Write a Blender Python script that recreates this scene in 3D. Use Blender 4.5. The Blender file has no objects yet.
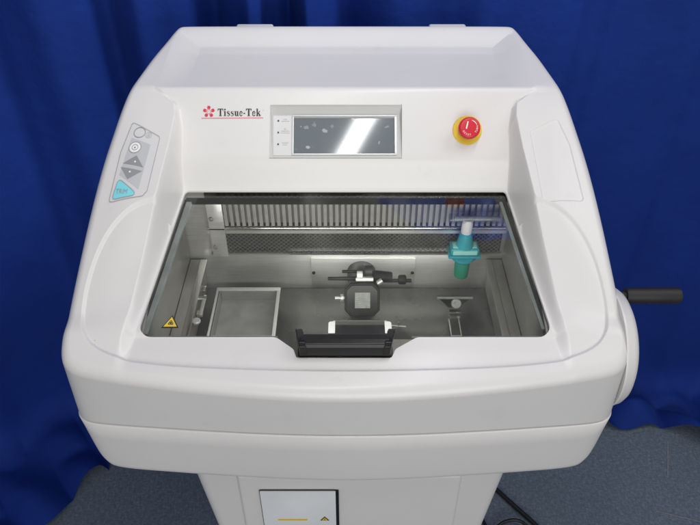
import math, random
import numpy as np
# ---------------------------------------------------------------- body shape functions (metres)
R_EDGE = 0.014          # rolled edge of the hood
SEAM_Z = 0.868
def smooth(t):
    t = np.clip(t, 0, 1); return t*t*(3-2*t)
def interp(v, xs, ys): return np.interp(v, xs, ys)
def _prof(xs, ys, sig):
    """polyline profile, rounded by averaging"""
    g = np.linspace(xs[0]-.1, xs[-1]+.1, 4001)
    y = np.interp(g, xs, ys)
    # linear extrapolation
    s0 = (ys[1]-ys[0])/(xs[1]-xs[0]); s1 = (ys[-1]-ys[-2])/(xs[-1]-xs[-2])
    y = np.where(g < xs[0], ys[0]+(g-xs[0])*s0, y); y = np.where(g > xs[-1], ys[-1]+(g-xs[-1])*s1, y)
    dg = g[1]-g[0]; n = max(1, int(3*sig/dg)); k = np.exp(-.5*(np.arange(-n, n+1)*dg/sig)**2); k /= k.sum()
    yp = np.pad(y, n, mode='edge'); ys_ = np.convolve(yp, k, mode='valid')
    return g, ys_
_AG, _AZ = _prof([.56,.60,.64,.70,.80,.90,.965,1.00,1.06,1.13,1.22], [.942,.957,.974,1.008,1.066,1.121,1.156,1.1725,1.1790,1.184,1.190], .012)
_CG, _CZ = _prof([.56,.64,.663,.910,.926,.9955,1.13,1.22], [.944,.969,.975,1.0425,1.0885,1.1736,1.184,1.190], .0028)
def prof_arm(y): return np.interp(y, _AG, _AZ)
def prof_mid(y): return np.interp(y, _CG, _CZ)
def wall_x(y):   # foot of the inner wall either side of the window
    return np.interp(y, [.60,.663,.908,.955,.975,.998,1.02], [.288,.2835,.2520,.2495,.2535,.287,.295])
def wall_w(y): return np.interp(y, [.64,.70,.90,.955,1.0], [.020,.016,.012,.010,.008])
HALF = [(0,.578),(.10,.5815),(.20,.5905),(.27,.599),(.335,.608),(.3650,.6155),(.3800,.632),(.3820,.665),(.3800,.705),(.3765,.750),(.3720,.80),(.3670,.85),(.3600,.90),
        (.3485,.955),(.3375,1.00),(.3275,1.05),(.3200,1.10),(.3090,1.15),(.3010,1.195),(.295,1.212),(.27,1.215),(0,1.215)]
def _outline():
    p = [np.array(q, float) for q in HALF] + [np.array((-x, y)) for x, y in HALF[-2:0:-1]]
    p = np.array(p)
    for _ in range(4):
        q = np.roll(p, -1, 0); a = .75*p+.25*q; b = .25*p+.75*q
        p = np.empty((2*len(a), 2)); p[0::2] = a; p[1::2] = b
    q = np.vstack([p, p[:1]]); d = np.r_[0, np.cumsum(np.hypot(*np.diff(q, axis=0).T))]
    n = 620; t = np.linspace(0, d[-1], n, endpoint=False)
    return np.c_[np.interp(t, d, q[:,0]), np.interp(t, d, q[:,1])]
OUT = _outline()                                   # counter-clockwise from above
_t = np.roll(OUT, -1, 0)-np.roll(OUT, 1, 0); _t /= np.linalg.norm(_t, axis=1)[:,None]
OUT_N = np.c_[_t[:,1], -_t[:,0]]                   # outward normals
def seg_dist(P, poly, closed=True):
    """unsigned distance from points P (n,2) to polyline"""
    A = poly; B = np.roll(poly, -1, 0)
    if not closed: A, B = A[:-1], B[:-1]
    best = np.full(len(P), 1e9)
    for a, b in zip(A, B):
        d = b-a; L = d@d+1e-18
        t = np.clip(((P-a)@d)/L, 0, 1)
        e = P-(a+t[:,None]*d); best = np.minimum(best, (e*e).sum(1))
    return np.sqrt(best)
def inside(P, poly):
    x, y = P[:,0], P[:,1]; r = np.zeros(len(P), bool); n = len(poly)
    for i in range(n):
        x1, y1 = poly[i]; x2, y2 = poly[(i+1)%n]
        if y1 == y2: continue
        c = ((y1 > y) != (y2 > y)) & (x < (x2-x1)*(y-y1)/(y2-y1)+x1); r ^= c
    return r
def round_poly(pts, r, n=6):
    """round the corners of a polygon; r is one radius or one per corner"""
    pts = [np.array(p, float) for p in pts]; out = []
    rs = r if isinstance(r, (list, tuple)) else [r]*len(pts)
    for i, p in enumerate(pts):
        a = pts[i-1]; b = pts[(i+1)%len(pts)]
        u = (a-p)/np.linalg.norm(a-p); v = (b-p)/np.linalg.norm(b-p)
        ang = math.acos(np.clip(u@v, -1, 1)); t = min(rs[i]/math.tan(ang/2), .49*np.linalg.norm(a-p), .49*np.linalg.norm(b-p))
        if rs[i] <= 0: out.append(p); continue
        p0 = p+u*t; p1 = p+v*t
        for k in range(n+1):
            s = k/n; out.append((1-s)**2*p0+2*s*(1-s)*p+s*s*p1)
    return np.array(out)
def resample(poly, step, closed=True):
    q = np.vstack([poly, poly[:1]]) if closed else poly
    res = []
    for a, b in zip(q[:-1], q[1:]):
        n = max(1, int(math.ceil(np.linalg.norm(b-a)/step)))
        for k in range(n): res.append(a+(b-a)*k/n)
    if not closed: res.append(q[-1])
    return np.array(res)
# the scooped region in front of and beside the window
SC = [(.262,.835),(.300,.826),(.330,.800),(.3485,.765),(.357,.725),(.3585,.690),(.3525,.662),(.336,.643),(.300,.629),(.25,.6225),(.205,.619),(.12,.6155),(0,.6135)]
_sc = [np.array(q) for q in SC]+[np.array((-x, y)) for x, y in SC[-2::-1]]
_p = np.array(_sc)
for _ in range(3):
    a = .75*_p[:-1]+.25*_p[1:]; b = .25*_p[:-1]+.75*_p[1:]
    q = np.empty((2*len(a), 2)); q[0::2] = a; q[1::2] = b; _p = np.vstack([_p[:1], q, _p[-1:]])
SCOOP = _p
def sdist(P, poly): 
    d = seg_dist(P, poly); return np.where(inside(P, poly), -d, d)
PANEL_R = round_poly([(.2766,.9298),(.3200,.9512),(.3345,.9120),(.3450,.8316),(.2850,.8266)], [.004,.006,.02,.006,.004])
PANEL_L = round_poly([(-.3208,.9471),(-.2743,.9221),(-.2849,.8386),(-.2910,.8310),(-.3428,.8243),(-.3340,.900)], [.004,.006,.004,.004,.005,.02])
def z0(P):
    """height of the hood's upper face at plan points P, before the rolled edge"""
    x = np.abs(P[:,0]); y = P[:,1]
    w = smooth((x-wall_x(y))/wall_w(y))
    m = prof_mid(y); a = prof_arm(y)
    # the arms roll down a little towards their outer edge
    a = a-.010*smooth((x-.30)/.09)*smooth((1.05-y)/.12)
    a = a+(m-a)*smooth((y-.990)/.018)*smooth((.338-x)/.05)
    f = smooth((y-.655)/.035)
    base = m*(1-f)+f*(m*(1-w)+a*w)
    base = np.where(y < .69, base+(1-f)*(prof_arm(y)-m)*w, base)
    # shallow tray in the roof
    t_ = np.minimum(np.clip((1.1915-y)/.046, 0, 1), np.clip((.293-x)/.046, 0, 1))
    t_ = t_*t_*(3-2*t_)*.35+t_*.65
    base = base-.0105*t_*np.clip((y-1.00)/.12, 0, 1)
    # scoop
    near = (y < .85)
    if near.any():
        q = P[near]; d = sdist(q, SCOOP)
        on = np.maximum(w[near], smooth((.668-q[:,1])/.006))
        xx = np.abs(q[:,0])
        base[near] -= .0040*smooth((-d+.0028)/.0056)*on
        base[near] -= .006*smooth(-d/.06)*w[near]*smooth((q[:,1]-.66)/.05)
    # sunken label areas on the arms
    for sgn, pan, dep in ((1, PANEL_R, .0018),):
        far = (P[:,0]*sgn > .265) & (y > .81) & (y < .97)
        if far.any():
            base[far] -= dep*smooth((-sdist(P[far], pan)+.0012)/.0024)
    return base
def z_full(P, d=None):
    if d is None: d = seg_dist(P, OUT)
    R = R_EDGE; dd = np.clip(R-d, 0, R)
    return z0(P)-(R-np.sqrt(np.maximum(R*R-dd*dd, 0)))
WIN = round_poly([(-.2822,.663),(-.093,.663),(-.0690,.6455),(-.0645,.633),(.0625,.633),(.0680,.6455),(.0975,.663),(.2822,.663),(.2505,.9092),(-.2505,.9092)],
                 [.018,.016,.010,.004,.004,.010,.016,.018,.006,.006], 8)
def flare(x, y, f):     # the front corners fill out towards the seam
    return (x-np.sign(x)*.0035*f*smooth((.74-y)/.10)*smooth(np.abs(x)/.3), y-f*.0125*np.minimum((np.abs(x)/.37)**2, 1)*smooth((.72-y)/.10))
# window face of the instrument head (display face): origin at its foot, u runs up the slope
FS = math.atan2(1.1736-1.0885, .9955-.926); FO = (.926, 1.0885)
def face(x, u, h=0.0):
    return (x, FO[0]+u*math.cos(FS)-h*math.sin(FS), FO[1]+u*math.sin(FS)+h*math.cos(FS))
#==FN_END
import bpy, bmesh
from mathutils import Vector, Matrix, geometry
random.seed(4)
scene = bpy.context.scene
COL = scene.collection
# ---------------------------------------------------------------- materials
def new_mat(name):
    m = bpy.data.materials.new(name); m.use_nodes = True
    nt = m.node_tree; return m, nt, nt.nodes['Principled BSDF'], nt.nodes['Material Output']
def mat(name, col, rough=.5, metal=0.0, var=.04, scale=30, bump=0.0, bscale=400, coat=0.0, spec=.5, rvar=.0, streak=None):
    m, nt, b, out = new_mat(name)
    N, L = nt.nodes, nt.links
    tc = N.new('ShaderNodeTexCoord')
    no = N.new('ShaderNodeTexNoise'); no.inputs['Scale'].default_value = scale; no.inputs['Detail'].default_value = 5
    L.new(tc.outputs['Object'], no.inputs['Vector'])
    cr = N.new('ShaderNodeValToRGB')
    cr.color_ramp.elements[0].position = .3; cr.color_ramp.elements[1].position = .7
    cr.color_ramp.elements[0].color = (*[c*(1-var) for c in col], 1); cr.color_ramp.elements[1].color = (*[min(1, c*(1+var)) for c in col], 1)
    L.new(no.outputs['Fac'], cr.inputs['Fac']); L.new(cr.outputs['Color'], b.inputs['Base Color'])
    b.inputs['Roughness'].default_value = rough; b.inputs['Metallic'].default_value = metal
    b.inputs['Specular IOR Level'].default_value = spec; b.inputs['Coat Weight'].default_value = coat; b.inputs['Coat Roughness'].default_value = .22
    if rvar:
        mr = N.new('ShaderNodeMapRange'); mr.inputs['To Min'].default_value = rough-rvar; mr.inputs['To Max'].default_value = rough+rvar
        L.new(no.outputs['Fac'], mr.inputs['Value']); L.new(mr.outputs['Result'], b.inputs['Roughness'])
    if streak:       # brushed grain along one axis plus long faint scratches
        mp = N.new('ShaderNodeMapping'); mp.inputs['Scale'].default_value = streak
        ns = N.new('ShaderNodeTexNoise'); ns.inputs['Scale'].default_value = 150; ns.inputs['Detail'].default_value = 8; ns.inputs['Roughness'].default_value = .7
        L.new(tc.outputs['Object'], mp.inputs[0]); L.new(mp.outputs[0], ns.inputs['Vector'])
        ra = N.new('ShaderNodeMapRange'); ra.inputs['From Min'].default_value = .3; ra.inputs['From Max'].default_value = .7
        ra.inputs['To Min'].default_value = max(.05, rough-.14); ra.inputs['To Max'].default_value = rough+.14
        ad = N.new('ShaderNodeMath'); ad.operation = 'MULTIPLY_ADD'; ad.inputs[1].default_value = .8
        sb = N.new('ShaderNodeMath'); sb.operation = 'MULTIPLY'; sb.inputs[1].default_value = .35
        L.new(no.outputs['Fac'], sb.inputs[0]); L.new(ns.outputs['Fac'], ad.inputs[0]); L.new(sb.outputs[0], ad.inputs[2])
        L.new(ad.outputs[0], ra.inputs['Value']); L.new(ra.outputs['Result'], b.inputs['Roughness'])
        mc = N.new('ShaderNodeMix'); mc.data_type = 'RGBA'; mc.blend_type = 'MULTIPLY'; mc.inputs['Factor'].default_value = .28
        gr = N.new('ShaderNodeMapRange'); gr.inputs['From Min'].default_value = .35; gr.inputs['From Max'].default_value = .65; gr.inputs['To Min'].default_value = .55; gr.inputs['To Max'].default_value = 1.25
        L.new(ns.outputs['Fac'], gr.inputs['Value']); L.new(cr.outputs['Color'], mc.inputs['A']); L.new(gr.outputs['Result'], mc.inputs['B']); L.new(mc.outputs['Result'], b.inputs['Base Color'])
        bs = N.new('ShaderNodeBump'); bs.inputs['Strength'].default_value = .25; bs.inputs['Distance'].default_value = .0004
        L.new(ns.outputs['Fac'], bs.inputs['Height']); L.new(bs.outputs['Normal'], b.inputs['Normal'])
    if bump:
        n2 = N.new('ShaderNodeTexNoise'); n2.inputs['Scale'].default_value = bscale; n2.inputs['Detail'].default_value = 2
        L.new(tc.outputs['Object'], n2.inputs['Vector'])
        bp = N.new('ShaderNodeBump'); bp.inputs['Strength'].default_value = bump; bp.inputs['Distance'].default_value = .0006
        L.new(n2.outputs['Fac'], bp.inputs['Height']); L.new(bp.outputs['Normal'], b.inputs['Normal'])
    return m
M = {}
M['shell'] = mat('moulded_white_plastic', (.705, .694, .684), .40, var=.020, scale=5, rvar=.06, bump=.16, bscale=600, coat=.22)
def weather(m):
    nt = m.node_tree; N, L = nt.nodes, nt.links; b = N['Principled BSDF']; src = b.inputs['Base Color'].links[0].from_socket
    tc = N.new('ShaderNodeTexCoord'); vo = N.new('ShaderNodeTexVoronoi'); vo.inputs['Scale'].default_value = 26; L.new(tc.outputs['Object'], vo.inputs['Vector'])
    lt = N.new('ShaderNodeMath'); lt.operation = 'LESS_THAN'; lt.inputs[1].default_value = .028; L.new(vo.outputs['Distance'], lt.inputs[0])
    sc = N.new('ShaderNodeSeparateColor'); L.new(vo.outputs['Color'], sc.inputs[0]); gt = N.new('ShaderNodeMath'); gt.operation = 'GREATER_THAN'; gt.inputs[1].default_value = .86; L.new(sc.outputs[1], gt.inputs[0])
    mu = N.new('ShaderNodeMath'); mu.operation = 'MULTIPLY'; L.new(lt.outputs[0], mu.inputs[0]); L.new(gt.outputs[0], mu.inputs[1])
    m3 = N.new('ShaderNodeMath'); m3.operation = 'MULTIPLY'; m3.inputs[1].default_value = .45; L.new(mu.outputs[0], m3.inputs[0])
    n1 = N.new('ShaderNodeTexNoise'); n1.inputs['Scale'].default_value = 16; n1.inputs['Detail'].default_value = 8; n1.inputs['Roughness'].default_value = .7; L.new(tc.outputs['Object'], n1.inputs['Vector'])
    mr = N.new('ShaderNodeMapRange'); mr.inputs['From Min'].default_value = .58; mr.inputs['From Max'].default_value = .75; mr.inputs['To Max'].default_value = .09; L.new(n1.outputs['Fac'], mr.inputs['Value'])
    mx = N.new('ShaderNodeMath'); mx.operation = 'MAXIMUM'; L.new(m3.outputs[0], mx.inputs[0]); L.new(mr.outputs['Result'], mx.inputs[1])
    mc = N.new('ShaderNodeMix'); mc.data_type = 'RGBA'; mc.inputs['B'].default_value = (.34, .32, .29, 1); L.new(mx.outputs[0], mc.inputs['Factor']); L.new(src, mc.inputs['A']); L.new(mc.outputs['Result'], b.inputs['Base Color'])
weather(M['shell'])
M['shell2'] = mat('painted_white_metal', (.69, .685, .68), .36, var=.02, scale=5, bump=.06, bscale=500)
M['recess'] = mat('pale_grey_plastic', (.55, .55, .54), .5, var=.02)
M['seal'] = mat('dark_rubber_seal', (.009, .010, .010), .5, spec=.3, var=.2)
M['seal_grey'] = mat('grey_glass_edge', (.24, .28, .29), .15, var=.2)
M['black'] = mat('black_plastic', (.007, .007, .008), .30, spec=.35, var=.2, bump=.1, bscale=900)
M['grip'] = mat('black_rubber_grip', (.014, .014, .014), .55, var=.25, bump=.5, bscale=700)
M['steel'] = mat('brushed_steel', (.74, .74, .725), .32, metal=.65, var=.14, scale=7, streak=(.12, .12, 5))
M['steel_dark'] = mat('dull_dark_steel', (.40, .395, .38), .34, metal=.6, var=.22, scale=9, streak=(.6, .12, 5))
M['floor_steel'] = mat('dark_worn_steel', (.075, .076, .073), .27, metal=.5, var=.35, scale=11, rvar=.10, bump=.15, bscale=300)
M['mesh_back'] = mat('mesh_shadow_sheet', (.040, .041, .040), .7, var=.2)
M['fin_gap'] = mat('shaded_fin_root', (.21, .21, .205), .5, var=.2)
M['disc'] = mat('frosted_disc_metal', (.34, .36, .34), .6, metal=.2, var=.2, scale=150)
M['bright'] = mat('bright_metal', (.75, .75, .73), .22, metal=1, var=.05)
M['silver'] = mat('silver_painted_plastic', (.62, .63, .64), .35, metal=.3, var=.02)
M['fin'] = mat('aluminium_fin', (.36, .355, .345), .45, metal=.2, var=.10, scale=60)
M['void'] = mat('dark_cavity', (.015, .016, .015), .8, var=.2)
M['mesh'] = mat('galvanised_wire', (.50, .50, .49), .35, metal=.9, var=.15, scale=200)
M['red'] = mat('red_plastic', (.62, .012, .03), .38, var=.05)
M['yellow'] = mat('yellow_plastic', (.78, .56, .045), .45, var=.05)
M['pad'] = mat('glossy_white_pad', (.95, .95, .95), .3, var=.005)
M['white'] = mat('white_print', (.85, .85, .85), .5, var=.01)
M['black_ink'] = mat('black_print', (.02, .02, .022), .5, var=.1)
M['red_ink'] = mat('crimson_print', (.62, .03, .07), .5, var=.05)
M['pink_ink'] = mat('pink_print', (.66, .24, .28), .5, var=.05)
M['grey_ink'] = mat('pale_grey_print', (.52, .53, .55), .5, var=.02)
M['mid_ink'] = mat('mid_grey_print', (.30, .30, .31), .5, var=.03)
M['line_ink'] = mat('grey_line_print', (.36, .36, .37), .5, var=.03)
M['label'] = mat('label_film', (.66, .66, .665), .42, var=.01)
M['cyan'] = mat('cyan_key', (.22, .70, .78), .4, var=.03)
M['teal'] = mat('teal_plastic', (.03, .36, .44), .25, var=.1)
M['teal_light'] = mat('pale_teal_plastic', (.35, .78, .72), .4, var=.06)
M['green'] = mat('green_teal_plastic', (.02, .33, .22), .3, var=.1)
M['capwhite'] = mat('white_cap_plastic', (.75, .75, .72), .5, var=.02)
M['tray_floor'] = mat('smoked_tray_plastic', (.25, .255, .25), .3, var=.15)
M['traywhite'] = mat('frosted_tray_plastic', (.55, .57, .56), .4, var=.05)
M['cable'] = mat('black_cable_sheath', (.010, .010, .012), .45, var=.2)
M['panelblue'] = mat('bluish_label_sheet', (.74, .77, .79), .22, var=.05, scale=14)

def glass_mat(name, tint, ref=.9, rough=.0, ior=1.5, smear=0.0):
    m, nt, b, out = new_mat(name); N, L = nt.nodes, nt.links; N.remove(b)
    tr = N.new('ShaderNodeBsdfTransparent'); tr.inputs['Color'].default_value = (*tint, 1)
    gl = N.new('ShaderNodeBsdfGlossy'); gl.inputs['Roughness'].default_value = rough; gl.inputs['Color'].default_value = (ref, ref, ref, 1)
    fr = N.new('ShaderNodeFresnel'); fr.inputs['IOR'].default_value = ior
    ge = N.new('ShaderNodeNewGeometry'); mm = N.new('ShaderNodeMath'); mm.operation = 'SUBTRACT'; mm.use_clamp = True
    L.new(fr.outputs['Fac'], mm.inputs[0]); L.new(ge.outputs['Backfacing'], mm.inputs[1])     # one reflecting face per sheet
    mx = N.new('ShaderNodeMixShader'); L.new(mm.outputs[0], mx.inputs['Fac']); L.new(tr.outputs[0], mx.inputs[1]); L.new(gl.outputs[0], mx.inputs[2])
    last = mx
    if smear:
        tc = N.new('ShaderNodeTexCoord'); mp = N.new('ShaderNodeMapping'); mp.inputs['Scale'].default_value = (1, .45, 1); mp.inputs['Rotation'].default_value = (0, 0, .5)
        no = N.new('ShaderNodeTexNoise'); no.inputs['Scale'].default_value = 14; no.inputs['Detail'].default_value = 7; no.inputs['Roughness'].default_value = .65
        L.new(tc.outputs['Object'], mp.inputs[0]); L.new(mp.outputs[0], no.inputs['Vector'])
        mr = N.new('ShaderNodeMapRange'); mr.inputs['From Min'].default_value = .5; mr.inputs['From Max'].default_value = .8; mr.inputs['To Max'].default_value = smear
        L.new(no.outputs['Fac'], mr.inputs['Value'])
        df = N.new('ShaderNodeBsdfDiffuse'); df.inputs['Color'].default_value = (.7, .72, .7, 1)
        m2 = N.new('ShaderNodeMixShader'); L.new(mr.outputs['Result'], m2.inputs['Fac']); L.new(mx.outputs[0], m2.inputs[1]); L.new(df.outputs[0], m2.inputs[2]); last = m2
    L.new(last.outputs[0], out.inputs['Surface']); return m
M['glass'] = glass_mat('window_glass', (.945, .94, .925), .95, rough=.04, smear=.05, ior=1.78)
M['acrylic'] = glass_mat('clear_acrylic', (.80, .82, .80), .9, rough=.08)

def screen_mat():
    m, nt, b, out = new_mat('touch_screen_surface'); N, L = nt.nodes, nt.links
    tc = N.new('ShaderNodeTexCoord')
    vo = N.new('ShaderNodeTexVoronoi'); vo.inputs['Scale'].default_value = 72; vo.inputs['Randomness'].default_value = 1
    L.new(tc.outputs['Object'], vo.inputs['Vector'])
    no = N.new('ShaderNodeTexNoise'); no.inputs['Scale'].default_value = 130; no.inputs['Detail'].default_value = 3
    L.new(tc.outputs['Object'], no.inputs['Vector'])
    ad = N.new('ShaderNodeMath'); ad.operation = 'MULTIPLY_ADD'; ad.inputs[1].default_value = .95
    L.new(no.outputs['Fac'], ad.inputs[0]); L.new(vo.outputs['Distance'], ad.inputs[2])
    mr = N.new('ShaderNodeMapRange'); mr.inputs['From Min'].default_value = .74; mr.inputs['From Max'].default_value = .64; mr.inputs['To Max'].default_value = 1
    L.new(ad.outputs[0], mr.inputs['Value'])
    sp = N.new('ShaderNodeMath'); sp.operation = 'MULTIPLY'; L.new(mr.outputs['Result'], sp.inputs[0])
    s3 = N.new('ShaderNodeSeparateColor'); L.new(vo.outputs['Color'], s3.inputs[0])
    pw = N.new('ShaderNodeMath'); pw.operation = 'POWER'; pw.inputs[1].default_value = 3.5; L.new(s3.outputs[0], pw.inputs[0]); L.new(pw.outputs[0], sp.inputs[1])
    mx = N.new('ShaderNodeMix'); mx.data_type = 'RGBA'; mx.inputs['A'].default_value = (.15, .175, .19, 1); mx.inputs['B'].default_value = (.85, .87, .88, 1)
    L.new(sp.outputs[0], mx.inputs['Factor']); L.new(mx.outputs['Result'], b.inputs['Base Color'])
    b.inputs['Roughness'].default_value = .07; b.inputs['Specular IOR Level'].default_value = .6
    return m
M['screen'] = screen_mat()

def cloth_mat():
    m, nt, b, out = new_mat('royal_blue_cloth'); N, L = nt.nodes, nt.links
    tc = N.new('ShaderNodeTexCoord')
    no = N.new('ShaderNodeTexNoise'); no.inputs['Scale'].default_value = 3.0; no.inputs['Detail'].default_value = 6
    L.new(tc.outputs['Object'], no.inputs['Vector'])
    cr = N.new('ShaderNodeValToRGB'); cr.color_ramp.elements[0].position = .3; cr.color_ramp.elements[1].position = .7
    cr.color_ramp.elements[0].color = (.0066, .027, .185, 1); cr.color_ramp.elements[1].color = (.0098, .038, .255, 1)
    L.new(no.outputs['Fac'], cr.inputs['Fac']); L.new(cr.outputs['Color'], b.inputs['Base Color'])
    b.inputs['Roughness'].default_value = .75; b.inputs['Specular IOR Level'].default_value = .15
    b.inputs['Sheen Weight'].default_value = .12; b.inputs['Sheen Tint'].default_value = (.2, .35, 1, 1); b.inputs['Sheen Roughness'].default_value = .4
    n2 = N.new('ShaderNodeTexNoise'); n2.inputs['Scale'].default_value = 900; n2.inputs['Detail'].default_value = 1
    L.new(tc.outputs['Object'], n2.inputs['Vector'])
    bp = N.new('ShaderNodeBump'); bp.inputs['Strength'].default_value = .5; bp.inputs['Distance'].default_value = .0005
    n3 = N.new('ShaderNodeTexNoise'); n3.inputs['Scale'].default_value = 14; n3.inputs['Detail'].default_value = 4
    L.new(tc.outputs['Object'], n3.inputs['Vector'])
    b3 = N.new('ShaderNodeBump'); b3.inputs['Strength'].default_value = .4; b3.inputs['Distance'].default_value = .012
    L.new(n3.outputs['Fac'], b3.inputs['Height']); L.new(b3.outputs['Normal'], bp.inputs['Normal'])
    L.new(n2.outputs['Fac'], bp.inputs['Height']); L.new(bp.outputs['Normal'], b.inputs['Normal'])
    return m
M['cloth'] = cloth_mat()

def carpet_mat():
    m, nt, b, out = new_mat('mottled_carpet_tile'); N, L = nt.nodes, nt.links
    tc = N.new('ShaderNodeTexCoord')
    def noise(s, det, map_scale=(1,1,1), rot=0):
        mp = N.new('ShaderNodeMapping'); mp.inputs['Scale'].default_value = map_scale; mp.inputs['Rotation'].default_value = (0,0,rot)
        no = N.new('ShaderNodeTexNoise'); no.inputs['Scale'].default_value = s; no.inputs['Detail'].default_value = det; no.inputs['Roughness'].default_value = .7
        L.new(tc.outputs['Object'], mp.inputs[0]); L.new(mp.outputs[0], no.inputs['Vector']); return no
    a = noise(170, 6, (1,.45,1), .7); c = noise(190, 6, (.45,1,1), -.5); d = noise(4, 3)
    m1 = N.new('ShaderNodeMath'); m1.operation = 'ADD'; L.new(a.outputs['Fac'], m1.inputs[0]); L.new(c.outputs['Fac'], m1.inputs[1])
    m2 = N.new('ShaderNodeMath'); m2.operation = 'MULTIPLY_ADD'; m2.inputs[1].default_value = .25; L.new(d.outputs['Fac'], m2.inputs[0]); L.new(m1.outputs[0], m2.inputs[2])
    cr = N.new('ShaderNodeValToRGB'); e = cr.color_ramp.elements
    e[0].position = .42; e[0].color = (.100, .133, .175, 1); e[1].position = .68; e[1].color = (.205, .255, .31, 1)
    x = e.new(.55); x.color = (.138, .176, .224, 1)
    hm = N.new('ShaderNodeMath'); hm.operation = 'MULTIPLY'; hm.inputs[1].default_value = .5; L.new(m2.outputs[0], hm.inputs[0])
    L.new(hm.outputs[0], cr.inputs['Fac']); L.new(cr.outputs['Color'], b.inputs['Base Color'])
    b.inputs['Roughness'].default_value = .95; b.inputs['Specular IOR Level'].default_value = .1
    f = noise(700, 2)
    bp = N.new('ShaderNodeBump'); bp.inputs['Strength'].default_value = .8; bp.inputs['Distance'].default_value = .002
    L.new(f.outputs['Fac'], bp.inputs['Height']); L.new(bp.outputs['Normal'], b.inputs['Normal'])
    return m
M['carpet'] = carpet_mat()
M['seam'] = mat('pale_carpet_seam', (.24, .26, .27), .9, var=.2, scale=80)

# ---------------------------------------------------------------- object helpers
def link(name, me, m, parent=None, smooth_=False):
    o = bpy.data.objects.new(name, me); COL.objects.link(o)
    if m is not None: me.materials.append(m)
    if smooth_: me.polygons.foreach_set('use_smooth', [True]*len(me.polygons)); me.update()
    if parent: o.parent = parent
    return o
def from_lists(name, V, F, m, parent=None, smooth_=False):
    me = bpy.data.meshes.new(name); me.from_pydata([tuple(map(float, v)) for v in V], [], [tuple(int(i) for i in f) for f in F]); me.update()
    return link(name, me, m, parent, smooth_)
def empty(name, loc, label=None, cat=None, group=None, parent=None):
    o = bpy.data.objects.new(name, None); COL.objects.link(o); o.location = loc; o.empty_display_size = .02
    if parent: o.parent = parent
    if label: o['label'] = label
    if cat: o['category'] = cat
    if group: o['group'] = group
    return o
def tag(o, label=None, cat=None, kind=None, group=None):
    if label: o['label'] = label
    if cat: o['category'] = cat
    if kind: o['kind'] = kind
    if group: o['group'] = group
    return o
class MB:
    """collects shapes for ONE mesh"""
    def __init__(s): s.bm = bmesh.new()
    def box(s, c, d, rot=None, bev=0, seg=2):
        r = bmesh.ops.create_cube(s.bm, size=1)['verts']
        bmesh.ops.scale(s.bm, vec=d, verts=r)
        if bev:
            ed = list({e for v in r for e in v.link_edges})
            out = bmesh.ops.bevel(s.bm, geom=ed, offset=bev, segments=seg, affect='EDGES', profile=.5)
            r = list({v for f in out['faces'] for v in f.verts} | {v for v in r if v.is_valid})
        if rot is not None: bmesh.ops.rotate(s.bm, cent=(0,0,0), matrix=rot, verts=r)
        bmesh.ops.translate(s.bm, vec=c, verts=r); return s
    def cyl(s, a, b, r1, r2=None, n=32, bev=0):
        a = Vector(a); b = Vector(b); r2 = r1 if r2 is None else r2
        prof = [(0, r1), ((b-a).length, r2)] if not bev else [(0, r1-bev), (bev*.3, r1-bev*.3), (bev, r1), ((b-a).length-bev, r2), ((b-a).length-bev*.3, r2-bev*.3), ((b-a).length, r2-bev)]
        return s.lathe(a, (b-a).normalized(), prof, n)
    def lathe(s, o, ax, prof, n=48, caps=True):
        ax = Vector(ax).normalized(); o = Vector(o)
        t = Vector((1,0,0)) if abs(ax.x) < .9 else Vector((0,0,1))
        u = ax.cross(t).normalized(); w = ax.cross(u)
        rings = [[s.bm.verts.new(o+ax*h+(u*math.cos(2*math.pi*k/n)+w*math.sin(2*math.pi*k/n))*max(r, 1e-5)) for k in range(n)] for h, r in prof]
        for A, B in zip(rings[:-1], rings[1:]):
            for k in range(n): s.bm.faces.new((A[k], A[(k+1)%n], B[(k+1)%n], B[k]))
        if caps: s.bm.faces.new(rings[0][::-1]); s.bm.faces.new(rings[-1])
        return s
    def prism(s, poly3, off, both=True):
        """polygon in space swept by a vector"""
        off = Vector(off); A = [s.bm.verts.new(p) for p in poly3]; B = [s.bm.verts.new(Vector(p)+off) for p in poly3]; n = len(A)
        for k in range(n): s.bm.faces.new((A[k], A[(k+1)%n], B[(k+1)%n], B[k]))
        s.bm.faces.new(B)
        if both: s.bm.faces.new(A[::-1])
        return s
    def poly(s, pts): s.bm.faces.new([s.bm.verts.new(p) for p in pts]); return s
    def tube(s, pts, r, n=12):
        pts = [Vector(p) for p in pts]; rings = []; up = Vector((0,0,1))
        for i, p in enumerate(pts):
            d = (pts[min(i+1, len(pts)-1)]-pts[max(i-1, 0)]).normalized()
            u = d.cross(up)
            if u.length < 1e-3: u = d.cross(Vector((0,1,0)))
            u.normalize(); w = u.cross(d)
            rings.append([s.bm.verts.new(p+(u*math.cos(2*math.pi*k/n)+w*math.sin(2*math.pi*k/n))*r) for k in range(n)])
        for A, B in zip(rings[:-1], rings[1:]):
            for k in range(n): s.bm.faces.new((A[k], A[(k+1)%n], B[(k+1)%n], B[k]))
        s.bm.faces.new(rings[0][::-1]); s.bm.faces.new(rings[-1]); return s
    def build(s, name, m, parent=None, angle=35, bevel=0):
        bmesh.ops.recalc_face_normals(s.bm, faces=s.bm.faces)
        me = bpy.data.meshes.new(name); s.bm.to_mesh(me); s.bm.free()
        me.polygons.foreach_set('use_smooth', [True]*len(me.polygons))
        try: me.set_sharp_from_angle(angle=math.radians(angle))
        except Exception: pass
        o = link(name, me, m, parent)
        if bevel:
            b = o.modifiers.new('bevel', 'BEVEL'); b.width = bevel; b.segments = 3; b.limit_method = 'ANGLE'; b.harden_normals = True
        return o
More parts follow.
